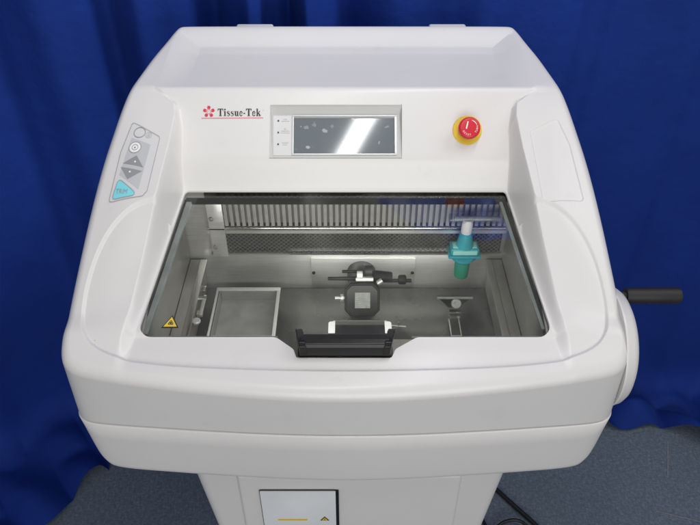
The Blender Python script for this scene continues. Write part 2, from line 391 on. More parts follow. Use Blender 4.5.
def cdt(points, loops, keep, extra=()):
    """triangulate 2D points with closed constraint loops; keep(centroids)->mask"""
    pts = list(map(tuple, points)); edges = []
    for lp in loops:
        k0 = len(pts); pts += list(map(tuple, lp)); n = len(lp)
        edges += [(k0+i, k0+(i+1)%n) for i in range(n)]
    for lp in extra:
        k0 = len(pts); pts += list(map(tuple, lp)); n = len(lp)
        edges += [(k0+i, k0+i+1) for i in range(n-1)]
    res = geometry.delaunay_2d_cdt([Vector(p) for p in pts], edges, [], 0, 1e-6, False)
    V = np.array([tuple(v) for v in res[0]]); F = np.array([tuple(f) for f in res[2]])
    a, b, c = V[F[:,0]], V[F[:,1]], V[F[:,2]]
    area = (b[:,0]-a[:,0])*(c[:,1]-a[:,1])-(b[:,1]-a[:,1])*(c[:,0]-a[:,0])
    F[area < 0] = F[area < 0][:, ::-1]
    F = F[np.abs(area) > 1e-12]
    F = F[keep(V[F].mean(1))]
    used = np.unique(F); mp = -np.ones(len(V), int); mp[used] = np.arange(len(used))
    return V[used], mp[F]
def custom_normals(o, N):
    me = o.data; me.polygons.foreach_set('use_smooth', [True]*len(me.polygons))
    me.normals_split_custom_set_from_vertices([tuple(map(float, n)) for n in N])

# ================================================================ THE INSTRUMENT
MC = empty('cryostat', (0, .90, 0), 'large white cabinet with sloping glass window, small screen and hand wheel, standing before blue cloth', 'cryostat')
def P(o):   # parent to the instrument, keeping world coordinates
    o.parent = MC; o.matrix_parent_inverse = Matrix.Translation((0, -.90, 0)); return o

# ---- hood: upper face + rolled edge + side wall, one continuous shell
DISP = [(-.1175, .0033), (.0870, .0033), (.0870, .0861), (-.1160, .0861)]       # opening for the display, (x, u) on the face
DISP_PLAN = resample(np.array([face(x, u)[:2] for x, u in DISP]), .004)
def build_hood():
    win = resample(WIN, .003)
    ds = [0, .0005, .0016, .0034, .0060, .0095, .0135]
    rings = []
    for d in ds:
        r = OUT-OUT_N*d
        if d > 0:
            k = seg_dist(r, OUT) > d-.0002; r = r[k]
        rings.append(r)
    fine = []
    g = .002
    X, Y = np.meshgrid(np.arange(-.39, .391, g), np.arange(.575, 1.22, g)); G = np.c_[X.ravel(), Y.ravel()]
    Z = z0(G).reshape(X.shape)
    lap = np.zeros_like(Z)
    lap[1:-1,1:-1] = np.maximum(np.abs(Z[1:-1,2:]+Z[1:-1,:-2]-2*Z[1:-1,1:-1]), np.abs(Z[2:,1:-1]+Z[:-2,1:-1]-2*Z[1:-1,1:-1]))
    m = lap > 1.2e-4
    iy, ix = np.indices(Z.shape)
    coarse = ((iy % 4 == 0) & (ix % 4 == 0)) | ((iy % 2 == 0) & (ix % 2 == 0) & (np.abs(X) > .26) & (Y > .80) & (Y < .97))
    sel = (m | coarse).ravel()
    G = G[sel]
    G = G+np.random.RandomState(1).uniform(-1e-4, 1e-4, G.shape)
    ok = inside(G, OUT); G = G[ok]
    G = G[seg_dist(G, OUT) > .0155]
    ax = np.abs(G[:,0]); wx = wall_x(G[:,1]); ww = wall_w(G[:,1])
    G = G[~((ax > wx-.0015) & (ax < wx+ww+.0015) & (G[:,1] < 1.0))]
    G = G[~inside(G, WIN)]; G = G[seg_dist(G, win) > .0012]
    G = G[~inside(G, DISP_PLAN)]; G = G[seg_dist(G, DISP_PLAN) > .0012]
    wl = []
    for t in (-.04, .0, .08, .18, .3, .42, .54, .66, .78, .88, .95, 1.0, 1.06):
        yy = np.r_[np.arange(.61, .950, .003), np.arange(.950, .9985, .0009)]
        for s in (-1, 1): wl.append(np.c_[s*(wall_x(yy)+wall_w(yy)*t), yy])
    W_ = np.vstack(wl); W_ = W_[~inside(W_, WIN)]; W_ = W_[seg_dist(W_, win) > .0008]; W_ = W_[seg_dist(W_, OUT) > .015]
    cl = []
    for poly, closed, dmax in ((SCOOP, False, .0030), (PANEL_R, True, .0016)):
        G = G[seg_dist(G, poly, closed) > dmax+.0010]; W_ = W_[seg_dist(W_, poly, closed) > dmax+.0003]
        q = resample(poly, .0022, closed)
        t_ = (np.roll(q,-1,0)-np.roll(q,1,0)) if closed else np.gradient(q, axis=0)
        t_ /= np.linalg.norm(t_, axis=1)[:,None]; nn = np.c_[t_[:,1], -t_[:,0]]
        for f_ in np.linspace(-1, 1, 9):
            r_ = q+nn*f_*dmax
            r_ = r_[seg_dist(r_, poly, closed) > abs(f_)*dmax-.0001]
            a_ = np.abs(r_[:,0]); r_ = r_[~((a_ < wall_x(r_[:,1])+wall_w(r_[:,1])*1.1) & (r_[:,1] > .665))]
            cl.append(r_)
    # roof crease and the creases across the head face
    for yc, xm in ((.9955, .28), (.926, .248)):
        G = G[~((np.abs(G[:,1]-yc) < .0095) & (np.abs(G[:,0]) < xm))]
        for dy in np.linspace(-.009, .009, 13): cl.append(np.c_[np.arange(-xm, xm, .005), np.full(len(np.arange(-xm, xm, .005)), yc+dy)])
    cl = np.vstack(cl); cl = cl[~inside(cl, WIN) & ~inside(cl, DISP_PLAN)]
    cl = cl[(seg_dist(cl, win) > .0008) & (seg_dist(cl, DISP_PLAN) > .0008) & (seg_dist(cl, OUT) > .0145)]
    a_ = np.abs(cl[:,0]); cl = cl[~((a_ > wall_x(cl[:,1])-.0012) & (a_ < wall_x(cl[:,1])+wall_w(cl[:,1])*1.08+.0006) & (cl[:,1] > .69) & (cl[:,1] < 1.0))]
    pts = np.vstack([G, W_, cl])
    keep = lambda c: inside(c, OUT) & ~inside(c, WIN) & ~inside(c, DISP_PLAN)
    V, F = cdt(pts, rings+[win, DISP_PLAN], keep)
    d = seg_dist(V, OUT); z = z_full(V, d)
    e = 2.5e-4
    def zz(Q): return z0(Q)
    nx = -(zz(V+[e,0])-zz(V-[e,0]))/(2*e); ny = -(zz(V+[0,e])-zz(V-[0,e]))/(2*e)
    N = np.c_[nx, ny, np.ones(len(V))]; N /= np.linalg.norm(N, axis=1)[:,None]
    # blend with the quarter-round normal near the outline
    j = np.argmin(((V[:,None,:]-OUT[None,::2,:])**2).sum(2), 1)*2 if len(V) < 4000 else None
    near = np.where(d < R_EDGE)[0]
    idx = np.array([np.argmin(((OUT-V[i])**2).sum(1)) for i in near])
    s = np.clip((R_EDGE-d[near])/R_EDGE, 0, 1); on = OUT_N[idx]
    base = N[near]; hn = np.c_[on, np.zeros(len(near))]
    N[near] = base*np.sqrt(1-s*s)[:,None]+hn*s[:,None]
    N /= np.linalg.norm(N, axis=1)[:,None]
    V3 = np.c_[V, z]
    # side wall rings
    zt = z0(OUT)-R_EDGE
    n = len(OUT); V3 = list(map(tuple, V3)); N = list(map(tuple, N)); F = [tuple(f) for f in F]
    start = len(V3); K = 10
    for k in range(K+1):
        f = k/K
        for i in range(n):
            zc = zt[i]*(1-f)+SEAM_Z*f
            V3.append((*flare(OUT[i,0], OUT[i,1], f), zc)); N.append((OUT_N[i,0], OUT_N[i,1], 0))
    for k in range(K):
        for i in range(n):
            a = start+k*n+i; b = start+k*n+(i+1)%n
            F.append((a, a+n, b+n, b))
    # inward lip under the seam
    for i in range(n):
        V3.append((*flare(OUT[i,0]-OUT_N[i,0]*.012, OUT[i,1]-OUT_N[i,1]*.012, 1), SEAM_Z)); N.append((0,0,-1))
    a0 = start+K*n; b0 = start+(K+1)*n
    for i in range(n): F.append((a0+i, b0+i, b0+(i+1)%n, a0+(i+1)%n))
    # thickness of the window and display openings (a short wall turned down)
    for loop, dep in ((win, .0035), (DISP_PLAN, .002)):
        s0 = len(V3); L_ = len(loop); zt2 = z0(loop); c = loop.mean(0)
        for i in range(L_):
            t = loop[(i+1)%L_]-loop[i-1]; t = t/np.linalg.norm(t); nn = np.array([t[1], -t[0]])
            if inside((loop[i]+nn*.001)[None], loop)[0]: inn = nn
            else: inn = -nn
            for dz, inset, nrm in ((0, 0, (inn[0]*.7, inn[1]*.7, .7)), (.0012, .0006, (inn[0], inn[1], 0)), (dep, .0006, (inn[0], inn[1], 0))):
                V3.append((loop[i,0]+inn[0]*inset, loop[i,1]+inn[1]*inset, zt2[i]-dz)); N.append(nrm)
        for i in range(L_):
            a = s0+3*i; b = s0+3*((i+1)%L_)
            F.append((a, b, b+1, a+1)); F.append((a+1, b+1, b+2, a+2))
    o = from_lists('hood', V3, F, M['shell'])
    custom_normals(o, N); P(o)
    return o
hood = build_hood()

# ---- lower shell below the seam, rounded underneath
OUTLINE = OUT
def build_lower():
    OUT = np.c_[flare(OUTLINE[:,0], OUTLINE[:,1], 1)]; n = len(OUT)
    B = .7425
    def ring(off, z): return [(OUT[i,0]+OUT_N[i,0]*off, OUT[i,1]+OUT_N[i,1]*off, z) for i in range(n)]
    V = ring(-.014, SEAM_Z-.0035)+ring(.0004, SEAM_Z-.0035)+ring(.0014, SEAM_Z-.0045)
    K = 4
    Rr = .018+.092*np.abs(OUT_N[:,0])**1.7
    for k in range(1, 4):
        for i in range(n):
            zc = (SEAM_Z-.0045)*(1-k/3)+(B+Rr[i])*k/3; V.append((OUT[i,0]+OUT_N[i,0]*(.0014-.004*k/3), OUT[i,1]+OUT_N[i,1]*(.0014-.004*k/3), zc))
    for k in range(1, 9):
        a = k/8*math.pi/2
        for i in range(n):
            inn = Rr[i]*(1-math.cos(a))*1.0; V.append((OUT[i,0]-OUT_N[i,0]*(inn+.0026), OUT[i,1]-OUT_N[i,1]*(inn+.0026), B+Rr[i]*(1-math.sin(a))))
    rr = len(V)//n; F = []
    for k in range(rr-1):
        for i in range(n):
            a = k*n+i; b = k*n+(i+1)%n; F.append((a, a+n, b+n, b))
    c = len(V); V.append((0, .9, B))
    for i in range(n): F.append(((rr-1)*n+i, c, (rr-1)*n+(i+1)%n))
    o = from_lists('lower_shell', V, F, M['shell']); me = o.data
    me.polygons.foreach_set('use_smooth', [True]*len(me.polygons)); me.set_sharp_from_angle(angle=math.radians(50)); P(o)
    # dark gasket inside the seam
    V = [(OUT[i,0]-OUT_N[i,0]*.006, OUT[i,1]-OUT_N[i,1]*.006, z) for z in (SEAM_Z+.006, SEAM_Z-.010) for i in range(n)]
    F = [(i, i+n, (i+1)%n+n, (i+1)%n) for i in range(n)]
    P(from_lists('seam_gasket', V, F, M['seal'], smooth_=True))
build_lower()
# raised strip on the back edge of the roof
for x_ in (-.162, .180): P(MB().box((x_, 1.204, 1.1775), (.066, .05, .014), bev=.004, seg=3).build('hinge_cover', M['shell']))

# ---- pedestal
t = MB(); t.box((.007, .955, .385), (.526, .61, .73), bev=.022, seg=5)
for v in t.bm.verts: v.co.x = .007+(v.co.x-.007)*(1-.42*(.68-v.co.z)) if v.co.z < .70 else v.co.x
ped = P(t.build('pedestal', M['shell2'], angle=60))
door = P(MB().box((.006, .6545, .375), (.364, .030, .60), bev=.006, seg=4).build('front_door', M['shell2'], angle=60))
# ---- label window in the door: dark slots either side of a bluish sheet
lp = MB().box((-.0765, .6363, .4945), (.1300, .003, .289)).build('label_window', M['black']); P(lp)
sh = MB().box((-.0785, .6345, .4955), (.1240, .003, .2900), bev=.001).build('label_sheet', M['panelblue'], lp)
tx = MB().box((-.0905, .6328  , .5565), (.050, .0006, .0052)).build('yellow_strip', M['yellow'], lp)
t = MB(); cx, cz = -.0360, .5540
t.prism([(cx-.0078, .6328, cz), (cx+.0078, .6328, cz), (cx, .6328, cz+.0125)], (0, -.0004, 0)); w = t.build('warning_triangle', M['black_ink'], lp)
t = MB(); t.prism([(cx-.0052, .6323, cz+.0014), (cx+.0052, .6323, cz+.0014), (cx, .6323, cz+.0098)], (0, -.0003, 0)); t.build('triangle_fill', M['yellow'], w)
t = MB(); t.box((cx, .6318, cz+.0052), (.0011, .0003, .0034)); t.box((cx, .6318, cz+.0024), (.0012, .0003, .0011)); t.build('exclamation_mark', M['black_ink'], w)

# ---- window: pane, dark seal, handle
GS = .27
def gz(y): return .9722+GS*(y-.663)        # plane of the glass
lid = empty('window_lid', (0, 0, 0)); P(lid)
inset = WIN*1.0
c = WIN.mean(0)
PANE = round_poly([(-.2845,.660),(-.0940,.660),(-.0705,.6440),(-.0660,.6337),(.0640,.6337),(.0695,.6440),(.0985,.660),(.2845,.660),(.2530,.9115),(-.2530,.9115)], [.018,.016,.010,.004,.004,.010,.016,.018,.006,.006], 8)
t = MB(); t.prism([(x, y, gz(y)-.0058) for x, y in PANE[::-1]], (0, 0, .0038)); pane = t.build('glass_pane', M['glass'], lid, angle=30)
def strip(name, x0, x1, y0, y1, dz, m, sx, h=.006, w=.007):
    # a bar following the slanted side edge of the window, sx = side
    a = np.array([sx*x0, y0]); b = np.array([sx*x1, y1])
    t = MB()
    p = [(a[0], a[1], gz(a[1])+dz), (a[0]-sx*w, a[1], gz(a[1])+dz), (b[0]-sx*w, b[1], gz(b[1])+dz), (b[0], b[1], gz(b[1])+dz)]
    t.prism(p, (0, 0, -h)); return t.build(name, m, lid, bevel=.001)
strip('side_seal', .2815, .2512, .672, .9045, -.0066, M['seal'], 1, h=.012, w=.0050)
strip('glass_edge', .2760, .2455, .680, .9000, -.0068, M['seal_grey'], 1, h=.004, w=.0050)
strip('side_seal', .2820, .2517, .672, .9045, -.0066, M['seal'], -1, h=.010, w=.0022)
strip('glass_edge', .2795, .2492, .672, .9000, -.0068, M['seal_grey'], -1, h=.006, w=.0085)
t = MB(); t.box((0, .9045, gz(.9045)-.0105), (.500, .008, .007), rot=Matrix.Rotation(math.atan(GS), 3, 'X')); t.build('rear_seal', M['seal'], lid)
for s in (-1, 1): MB().box((s*.1800, .6685, gz(.6685)-.0105), (.176, .004, .005)).build('front_seal', M['seal_grey'], lid)
# biohazard sticker on the pane
bx, by = -.2400, .6780
def on_glass(x, y, h=0): return (x, y, gz(y)-.002+h)
t = MB(); t.prism([on_glass(bx-.0120, by-.0005, .0001), on_glass(bx+.0120, by-.0005, .0001), on_glass(bx+.0008, by+.0190, .0001)], (0, 0, .0003)); st = t.build('warning_sticker', M['black_ink'], lid)
t = MB(); t.prism([on_glass(bx-.0092, by+.0012, .0006), on_glass(bx+.0092, by+.0012, .0006), on_glass(bx+.0006, by+.0162, .0006)], (0, 0, .0002)); t.build('sticker_face', M['yellow'], st)
t = MB()
for k in range(3):
    a = math.radians(90+120*k); cxx = bx+.0003+.0021*math.cos(a); cyy = by+.0064+.0021*math.sin(a)
    ring = [on_glass(cxx+.0019*math.cos(q*math.pi/6), cyy+.0019*math.sin(q*math.pi/6), .0010+.0001*k) for q in range(12)]
    ring2 = [on_glass(cxx+.0009*math.cos(q*math.pi/6), cyy+.0009*math.sin(q*math.pi/6), .0010+.0001*k) for q in range(12)]
    for q in range(12):
        t.poly([ring[q], ring[(q+1)%12], ring2[(q+1)%12], ring2[q]])
t.build('biohazard_symbol', M['black_ink'], st)
# handle: a bar with two arms rising from the pane
def yz(p, x): return (x, p[0], p[1])
hd = MB()
prof = [(.6360,.9665),(.6318,.9690),(.6308,.9850),(.6330,.9895),(.6400,.9915),(.6520,.9890),(.6535,.9860),(.6530,.9720)]
x0, x1 = -.0590, .0605
A = [hd.bm.verts.new(yz(p, x0)) for p in prof]; Bv = [hd.bm.verts.new(yz(p, x1)) for p in prof]; k_ = len(prof)
for i in range(k_): hd.bm.faces.new((A[i], A[(i+1)%k_], Bv[(i+1)%k_], Bv[i]))
hd.bm.faces.new(A[::-1]); hd.bm.faces.new(Bv)
handle = hd.build('handle', M['black'], lid, angle=24, bevel=.0016)
for s, xa in ((-1, -.0600), (1, .0612)):
    t = MB()
    base = [(.6300,.9700),(.6300,.9860),(.6350,.9915),(.6600,.9885),(.6690,.9820),(.6700,.9730)]
    xi = xa-s*.010
    t.prism([(xa+s*(-.001, 0, .001, .0062, .0078, .0070)[i], y, z) for i, (y, z) in enumerate(base)], (-s*.0100, 0, 0))
    t.build('handle_arm', M['black'], handle, angle=40, bevel=.0015)
t = MB(); t.box((.000, .6500, .9655), (.126, .030, .007), rot=Matrix.Rotation(math.atan(.2), 3, 'X'), bev=.002); t.build('handle_base', M['black'], handle)

# ---- display
disp = empty('display_unit', (0,0,0)); P(disp)
FLR = [(-.1128, .0045, -.0010), (.0836, .0045, -.0010), (.0836, .0708, -.0085), (-.1128, .0708, -.0085)]
OUTR = [(x, u, -.0003) for x, u in DISP]
V = [face(*q) for q in OUTR]+[face(*q) for q in FLR]
F = [(0,1,5,4), (1,2,6,5), (2,3,7,6), (3,0,4,7), (4,5,6,7)]
o = from_lists('display_recess', V, F, M['recess']); o.parent = disp
# thin raised lip round the opening
t = MB()
def face_bar(t, xa, ua, xb, ub, w, h0, h1):
    d = np.array([xb-xa, ub-ua]); d = d/np.linalg.norm(d); n = np.array([-d[1], d[0]])*w/2
    q = [(xa+n[0], ua+n[1]), (xb+n[0], ub+n[1]), (xb-n[0], ub-n[1]), (xa-n[0], ua-n[1])]
    off = Vector(face(0,0,h1))-Vector(face(0,0,h0))
    t.prism([face(x, u, h0) for x, u in q], off)
def fl(u): return -.0010-(u-.0045)/.0663*.0075
def flbar(t, x0, x1, u0, u1, h, lift=0):
    """block standing on the recess floor"""
    b = [face(x0, u0, fl(u0)+lift), face(x1, u0, fl(u0)+lift), face(x1, u1, fl(u1)+lift), face(x0, u1, fl(u1)+lift)]
    off = Vector(face(0,0,h))-Vector(face(0,0,0)); t.prism(b, off)
t = MB(); flbar(t, -.0822, .0792, .0683, .0700, .0022); flbar(t, -.0822, .0792, .0082, .0103, .0022); flbar(t, -.0822, -.0797, .0104, .0682, .0022); flbar(t, .0757, .0792, .0104, .0682, .0022)
t.build('screen_frame', M['silver'], disp, bevel=.0004)
t = MB(); flbar(t, -.0796, .0756, .0104, .0682, .0008); scr = t.build('screen', M['screen'], disp)
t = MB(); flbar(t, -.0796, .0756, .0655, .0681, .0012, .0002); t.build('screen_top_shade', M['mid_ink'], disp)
t = MB(); flbar(t, -.1112, -.0826, .0075, .0695, .0004, .0002); kp = t.build('indicator_label', M['label'], disp)
for u in (.0616, .0432, .0248):
    t = MB(); c0 = face(-.1037, u, fl(u)+.0004); c1 = face(-.1037, u, fl(u)+.0014); t.cyl(c0, c1, .0013, n=16); t.build('indicator_light', M['black_ink'], disp)
# little grey marks beside the indicators
def text_mesh(name, body, size, m, parent, mapper, align='CENTER'):
    cu = bpy.data.curves.new(name, 'FONT'); cu.body = body; cu.size = size; cu.align_x = align; cu.align_y = 'CENTER'; cu.resolution_u = 3
    tmp = bpy.data.objects.new(name+'_tmp', cu); COL.objects.link(tmp)
    bpy.context.view_layer.update()
    me = bpy.data.meshes.new_from_object(tmp.evaluated_get(bpy.context.evaluated_depsgraph_get()))
    bpy.data.objects.remove(tmp, do_unlink=True); bpy.data.curves.remove(cu)
    for v in me.vertices: v.co = mapper(v.co.x, v.co.y)
    me.name = name; return link(name, me, m, parent)
t = MB()
for u, ln in ((.0640, .006), (.0610, .012), (.0455, .012), (.0425, .014), (.0270, .010), (.0240, .007)):
    flbar(t, -.0930-ln/2, -.0930+ln/2, u-.0004, u+.0004, .0003, .0008)
flbar(t, -.0945, -.0915, .0478, .0500, .0003, .0008)
t.build('indicator_print', M['grey_ink'], disp)

# ---- logo: flower, serif lettering, underline
def stroke(pts, w, n_sub=1):
    pts = np.array(pts, float); w = np.array(w if isinstance(w, (list, tuple)) else [w]*len(pts), float)
    L_, R_ = [], []
    for i in range(len(pts)):
        d = pts[min(i+1, len(pts)-1)]-pts[max(i-1, 0)]; d /= np.linalg.norm(d)+1e-9; n = np.array([-d[1], d[0]])
        L_.append(pts[i]+n*w[i]/2); R_.append(pts[i]-n*w[i]/2)
    return [[L_[i], L_[i+1], R_[i+1], R_[i]] for i in range(len(pts)-1)]
def rect(x0, y0, x1, y1): return [[(x0,y0),(x1,y0),(x1,y1),(x0,y1)]]
def arc(cx, cy, rx, ry, a0, a1, w0, w1, n=14):
    pts = [(cx+rx*math.cos(math.radians(a0+(a1-a0)*k/n)), cy+ry*math.sin(math.radians(a0+(a1-a0)*k/n))) for k in range(n+1)]
    ws = [w0+(w1-w0)*math.sin(math.pi*k/n) for k in range(n+1)]
    return stroke(pts, ws)
def disk(cx, cy, r, n=14): return [[(cx+r*math.cos(2*math.pi*k/n), cy+r*math.sin(2*math.pi*k/n)) for k in range(n)]]
GL = {
 'T': (5.6, rect(.2,6.45,5.4,7)+rect(2.1,.4,3.5,6.44)+rect(1.4,0,4.2,.39)+[[(.2,6.44),(.2,4.9),(.5,4.9),(1.2,6.44)]]+[[(5.4,6.44),(4.4,6.44),(5.1,4.9),(5.4,4.9)]]),
 'i': (2.5, rect(.6,.36,1.85,4.6)+rect(.1,0,2.35,.35)+rect(.1,4.25,.59,4.6)+disk(1.2,6.15,.78)),
 's': (3.4, stroke([(2.95,3.3),(2.75,4.2),(1.7,4.5),(.85,4.15),(.75,3.4),(1.3,2.8),(2.2,2.3),(2.75,1.7),(2.75,.9),(2.3,.35),(1.5,.12),(.6,.35),(.35,1.4)], [.25,.3,.45,.7,.9,1.05,1.1,1.0,.8,.6,.45,.3,.25])),
 'u': (4.4, rect(.6,1.3,1.8,4.6)+rect(.05,4.25,.59,4.6)+stroke([(1.2,1.35),(1.3,.7),(1.8,.35),(2.5,.45),(2.9,.9)], [1.2,1.1,.8,.6,.4])+rect(2.7,.36,3.85,4.6)+rect(2.15,4.25,2.69,4.6)+rect(2.9,0,4.4,.35)),
 'e': (3.6, arc(1.85,2.3,1.25,2.05,10,200,.35,.9)+arc(1.85,2.3,1.25,2.05,200,325,.9,.7)+rect(1.0,2.35,3.15,2.75)),
 '-': (2.3, rect(.3,2.1,2.0,3.0)),
 'k': (4.5, rect(.6,.36,1.8,7)+rect(.1,0,2.3,.35)+rect(.1,6.65,.59,7)+stroke([(1.8,2.2),(3.5,4.4)], [.4,.5])+stroke([(2.3,2.9),(3.9,.2)], [1.0,1.2])+rect(2.7,0,4.5,.3)+rect(2.6,4.3,4.2,4.6)),
}
lg = empty('logo', (0,0,0)); P(lg)
txt = 'Tissue-Tek'; total = sum(GL[c][0]+.25 for c in txt); S = .0668/total
t = MB(); x = -.1965; k = 0
for ch in txt:
    wd, polys = GL[ch]
    for pl in polys:
        k += 1
        t.poly([face(x+p[0]*S, .0676+p[1]*S, .0005+k*2.2e-6) for p in pl])
    x += (wd+.25)*S
t.build('lettering', M['black_ink'], lg)
t = MB(); fx, fu = -.2098, .0742
for k in range(5):
    a = math.radians(90+72*k); d = np.array([math.cos(a), math.sin(a)]); n = np.array([-d[1], d[0]])
    pl = [np.array([fx, fu])+d*r_*.0094+n*w_*.0094 for r_, w_ in ((.12,0),(.40,-.17),(.66,-.27),(.86,-.24),(.98,-.10),(.92,0),(.98,.10),(.86,.24),(.66,.27),(.40,.17))]
    t.poly([face(p[0], p[1], .0005+k*1e-5) for p in pl])
t.build('flower_emblem', M['red_ink'], lg)
t = MB()
for k in range(5):
    a = math.radians(90+72*k); face_bar(t, fx+.0012*math.cos(a), fu+.0012*math.sin(a), fx+.0046*math.cos(a), fu+.0046*math.sin(a), .0006, .0006, .0007+k*1e-5)
t.build('flower_stamens', M['white'], lg)
t = MB(); face_bar(t, -.2210, .0642, -.1265, .0648, .0011, .0003, .0005); t.build('underline', M['pink_ink'], lg)
t = MB(); face_bar(t, -.1266, .0765, -.1252, .0765, .0014, .0003, .0005); t.build('registered_mark', M['grey_ink'], lg)

# ---- emergency stop
es = empty('emergency_stop', (0,0,0)); P(es)
ax = Vector(face(0,0,1))-Vector(face(0,0,0)); ec = Vector(face(.1872, .0458, 0))
MB().lathe(ec, ax, [(-.004,.0225),(.0012,.0225),(.0024,.0215),(.0026,.0150),(.0026,.010)], 56).build('yellow_disc', M['yellow'], es)
MB().lathe(ec, ax, [(.0026,.0118),(.0110,.0118)], 40).build('collar', M['red'], es)
rb = MB().lathe(ec, ax, [(.0110,.0122),(.0125,.0150),(.0145,.0163),(.0200,.0166),(.0228,.0160),(.0240,.0148),(.0244,.012),(.0246,.006),(.0246,0.0002)], 56).build('push_button', M['red'], es, angle=60)
bu = Vector(face(0,1,0))-Vector(face(0,0,0)); bxv = Vector((1,0,0)); top = ec+ax*.0247
def on_btn(x, y, h=0): return top+bxv*x+bu*y+ax*h
for q, rot0 in enumerate((-118, -8)):
    word = 'RESET' if q == 0 else 'TURN'
    for i, ch in enumerate(word):
        a = math.radians(rot0+(i-2)*15)
        ca, sa = math.cos(a), math.sin(a)
        def mp(u, v, a=a):
            r = .0112; # letters face outward round the rim
            ex = (-math.sin(a), math.cos(a)); ey = (-math.cos(a), -math.sin(a))
            return on_btn(r*math.cos(a)+u*ex[0]+v*ey[0], r*math.sin(a)+u*ex[1]+v*ey[1], .0002)
        text_mesh('reset_lettering', ch, .0040, M['white'], rb, mp)
t = MB()
for seg in arc(0, 0, .0110, .0110, 20, 75, .0006, .0011, 8): t.poly([on_btn(p[0], p[1], .0003) for p in seg])
t.build('turn_arrow', M['white'], rb)
t = MB()
for seg in stroke([(-.0030,.0090),(-.0055,-.0020)], [.0017,.0021]): t.poly([on_btn(p[0], p[1], .0005) for p in seg])
t.build('white_mark', M['white'], rb)

# ---- key pad on the left arm, draped over the shell
kpad = empty('key_pad', (0,0,0)); P(kpad)
def drape(name, poly, m, h, parent, step=.004, thick=0):
    poly = resample(np.array(poly, float), step)
    lo, hi = poly.min(0), poly.max(0)
    X, Y = np.meshgrid(np.arange(lo[0], hi[0], step), np.arange(lo[1], hi[1], step)); G = np.c_[X.ravel(), Y.ravel()]+1e-5
    G = G[inside(G, poly)]
    if len(G): G = G[seg_dist(G, poly) > step*.4]
    V, F = cdt(G, [poly], lambda c: inside(c, poly))
    z = z0(V)+h
    o = from_lists(name, np.c_[V, z], F, m, parent, True); surf_normals(o, V); return o
def surf_normals(o, V, e=1.5e-3):
    nx = -(z0(V+[e,0])-z0(V-[e,0]))/(2*e); ny = -(z0(V+[0,e])-z0(V-[0,e]))/(2*e)
    N = np.c_[nx, ny, np.ones(len(V))]; N /= np.linalg.norm(N, axis=1)[:,None]; custom_normals(o, N)
def ringpoly(name, poly, w, m, h, parent):
    poly = resample(np.array(poly, float), .003); n = len(poly); t = np.roll(poly,-1,0)-np.roll(poly,1,0); t /= np.linalg.norm(t, axis=1)[:,None]; nn = np.c_[t[:,1], -t[:,0]]
    a = poly-nn*w/2; b = poly+nn*w/2; V = np.vstack([np.c_[a, z0(a)+h], np.c_[b, z0(b)+h]])
    F = [(i, (i+1)%n, (i+1)%n+n, i+n) for i in range(n)]
    return from_lists(name, V, F, m, parent, True)
cpl = PANEL_L.mean(0)
drape('key_label', cpl+(PANEL_L-cpl)*.93, M['label'], .0010, kpad)
ringpoly('key_label_edge', cpl+(PANEL_L-cpl)*.945, .0007, M['line_ink'], .0013, kpad)
# grey field, circles, triangles (plan coordinates)
drape('grey_field', [(-.3185,.9190),(-.2890,.9075),(-.2990,.8430),(-.3300,.8655)], M['grey_ink'], .0014, kpad)
def ell(cx, cy, rx, ry, n=28): return [(cx+rx*math.cos(2*math.pi*k/n), cy+ry*math.sin(2*math.pi*k/n)) for k in range(n)]
ringpoly('light_key', ell(-.3072,.9262,.0086,.0076), .0009, M['mid_ink'], .0018, kpad)
ringpoly('side_mark', ell(-.2930,.9220,.0045,.0040), .0007, M['grey_ink'], .0018, kpad)
drape('side_mark', ell(-.2930,.9220,.0022,.0020,10), M['grey_ink'], .0018, kpad, step=.002)
k2 = drape('stop_key', ell(-.3113,.9036,.0086,.0078), M['white'], .0018, kpad, step=.002)
ringpoly('stop_key_edge', ell(-.3113,.9036,.0088,.0080), .0010, M['line_ink'], .0021, kpad)
ringpoly('stop_key_symbol', ell(-.3113,.9036,.0045,.0040,18), .0008, M['line_ink'], .0023, kpad)
drape('stop_key_symbol', ell(-.3113,.9030,.0014,.0012,8), M['mid_ink'], .0025, kpad, step=.001)
drape('up_key', [(-.3074,.8915),(-.2955,.8740),(-.3268,.8815)], M['mid_ink'], .0018, kpad)
drape('down_key', [(-.3290,.8765),(-.2965,.8685),(-.3168,.8575)], M['mid_ink'], .0018, kpad)
drape('up_key_mark', ell(-.3085,.8822,.0016,.0014,8), M['white'], .0022, kpad, step=.001)
drape('down_key_mark', ell(-.3145,.8680,.0016,.0014,8), M['white'], .0022, kpad, step=.001)
tri = round_poly([(-.3300,.8600),(-.2985,.8345),(-.3365,.8300)], .005, 6)
drape('trim_key', tri, M['cyan'], .0018, kpad); ringpoly('trim_key_edge', tri, .0009, M['line_ink'], .0022, kpad)
def trim_map(u, v):
    a = math.radians(-6); x = -.3228+u*math.cos(a)-v*math.sin(a); y = .8402+u*math.sin(a)+v*math.cos(a)*1.2
    return (x, y, float(z0(np.array([[x, y]]))[0])+.0025)
text_mesh('trim_key_lettering', 'TRIM', .0078, M['line_ink'], kpad, trim_map)
# label area on the right arm is a plain sunken field (part of the hood)

# ---- hand wheel on the right side
hw = empty('hand_wheel', (0,0,0)); P(hw)
WC = Vector((.330, .705, .912))
MB().lathe(WC, (1,0,0), [(.046,.080),(.0462,.0885),(.048,.0888),(.050,.0875),(.058,.0850),(.0645,.0800),(.0690,.072),(.0708,.062),(.0720,.040),(.0725,.0005)], 96).build('wheel_disc', M['shell'], hw, angle=60)
hc = (.752, .966)
MB().lathe((.3950, *hc), (1,0,0), [(0,.0065),(.014,.0065),(.0142,.0112),(.017,.0120),(.088,.0124),(.0925,.0116),(.094,.0095)], 32).build('handle_grip', M['grip'], hw)
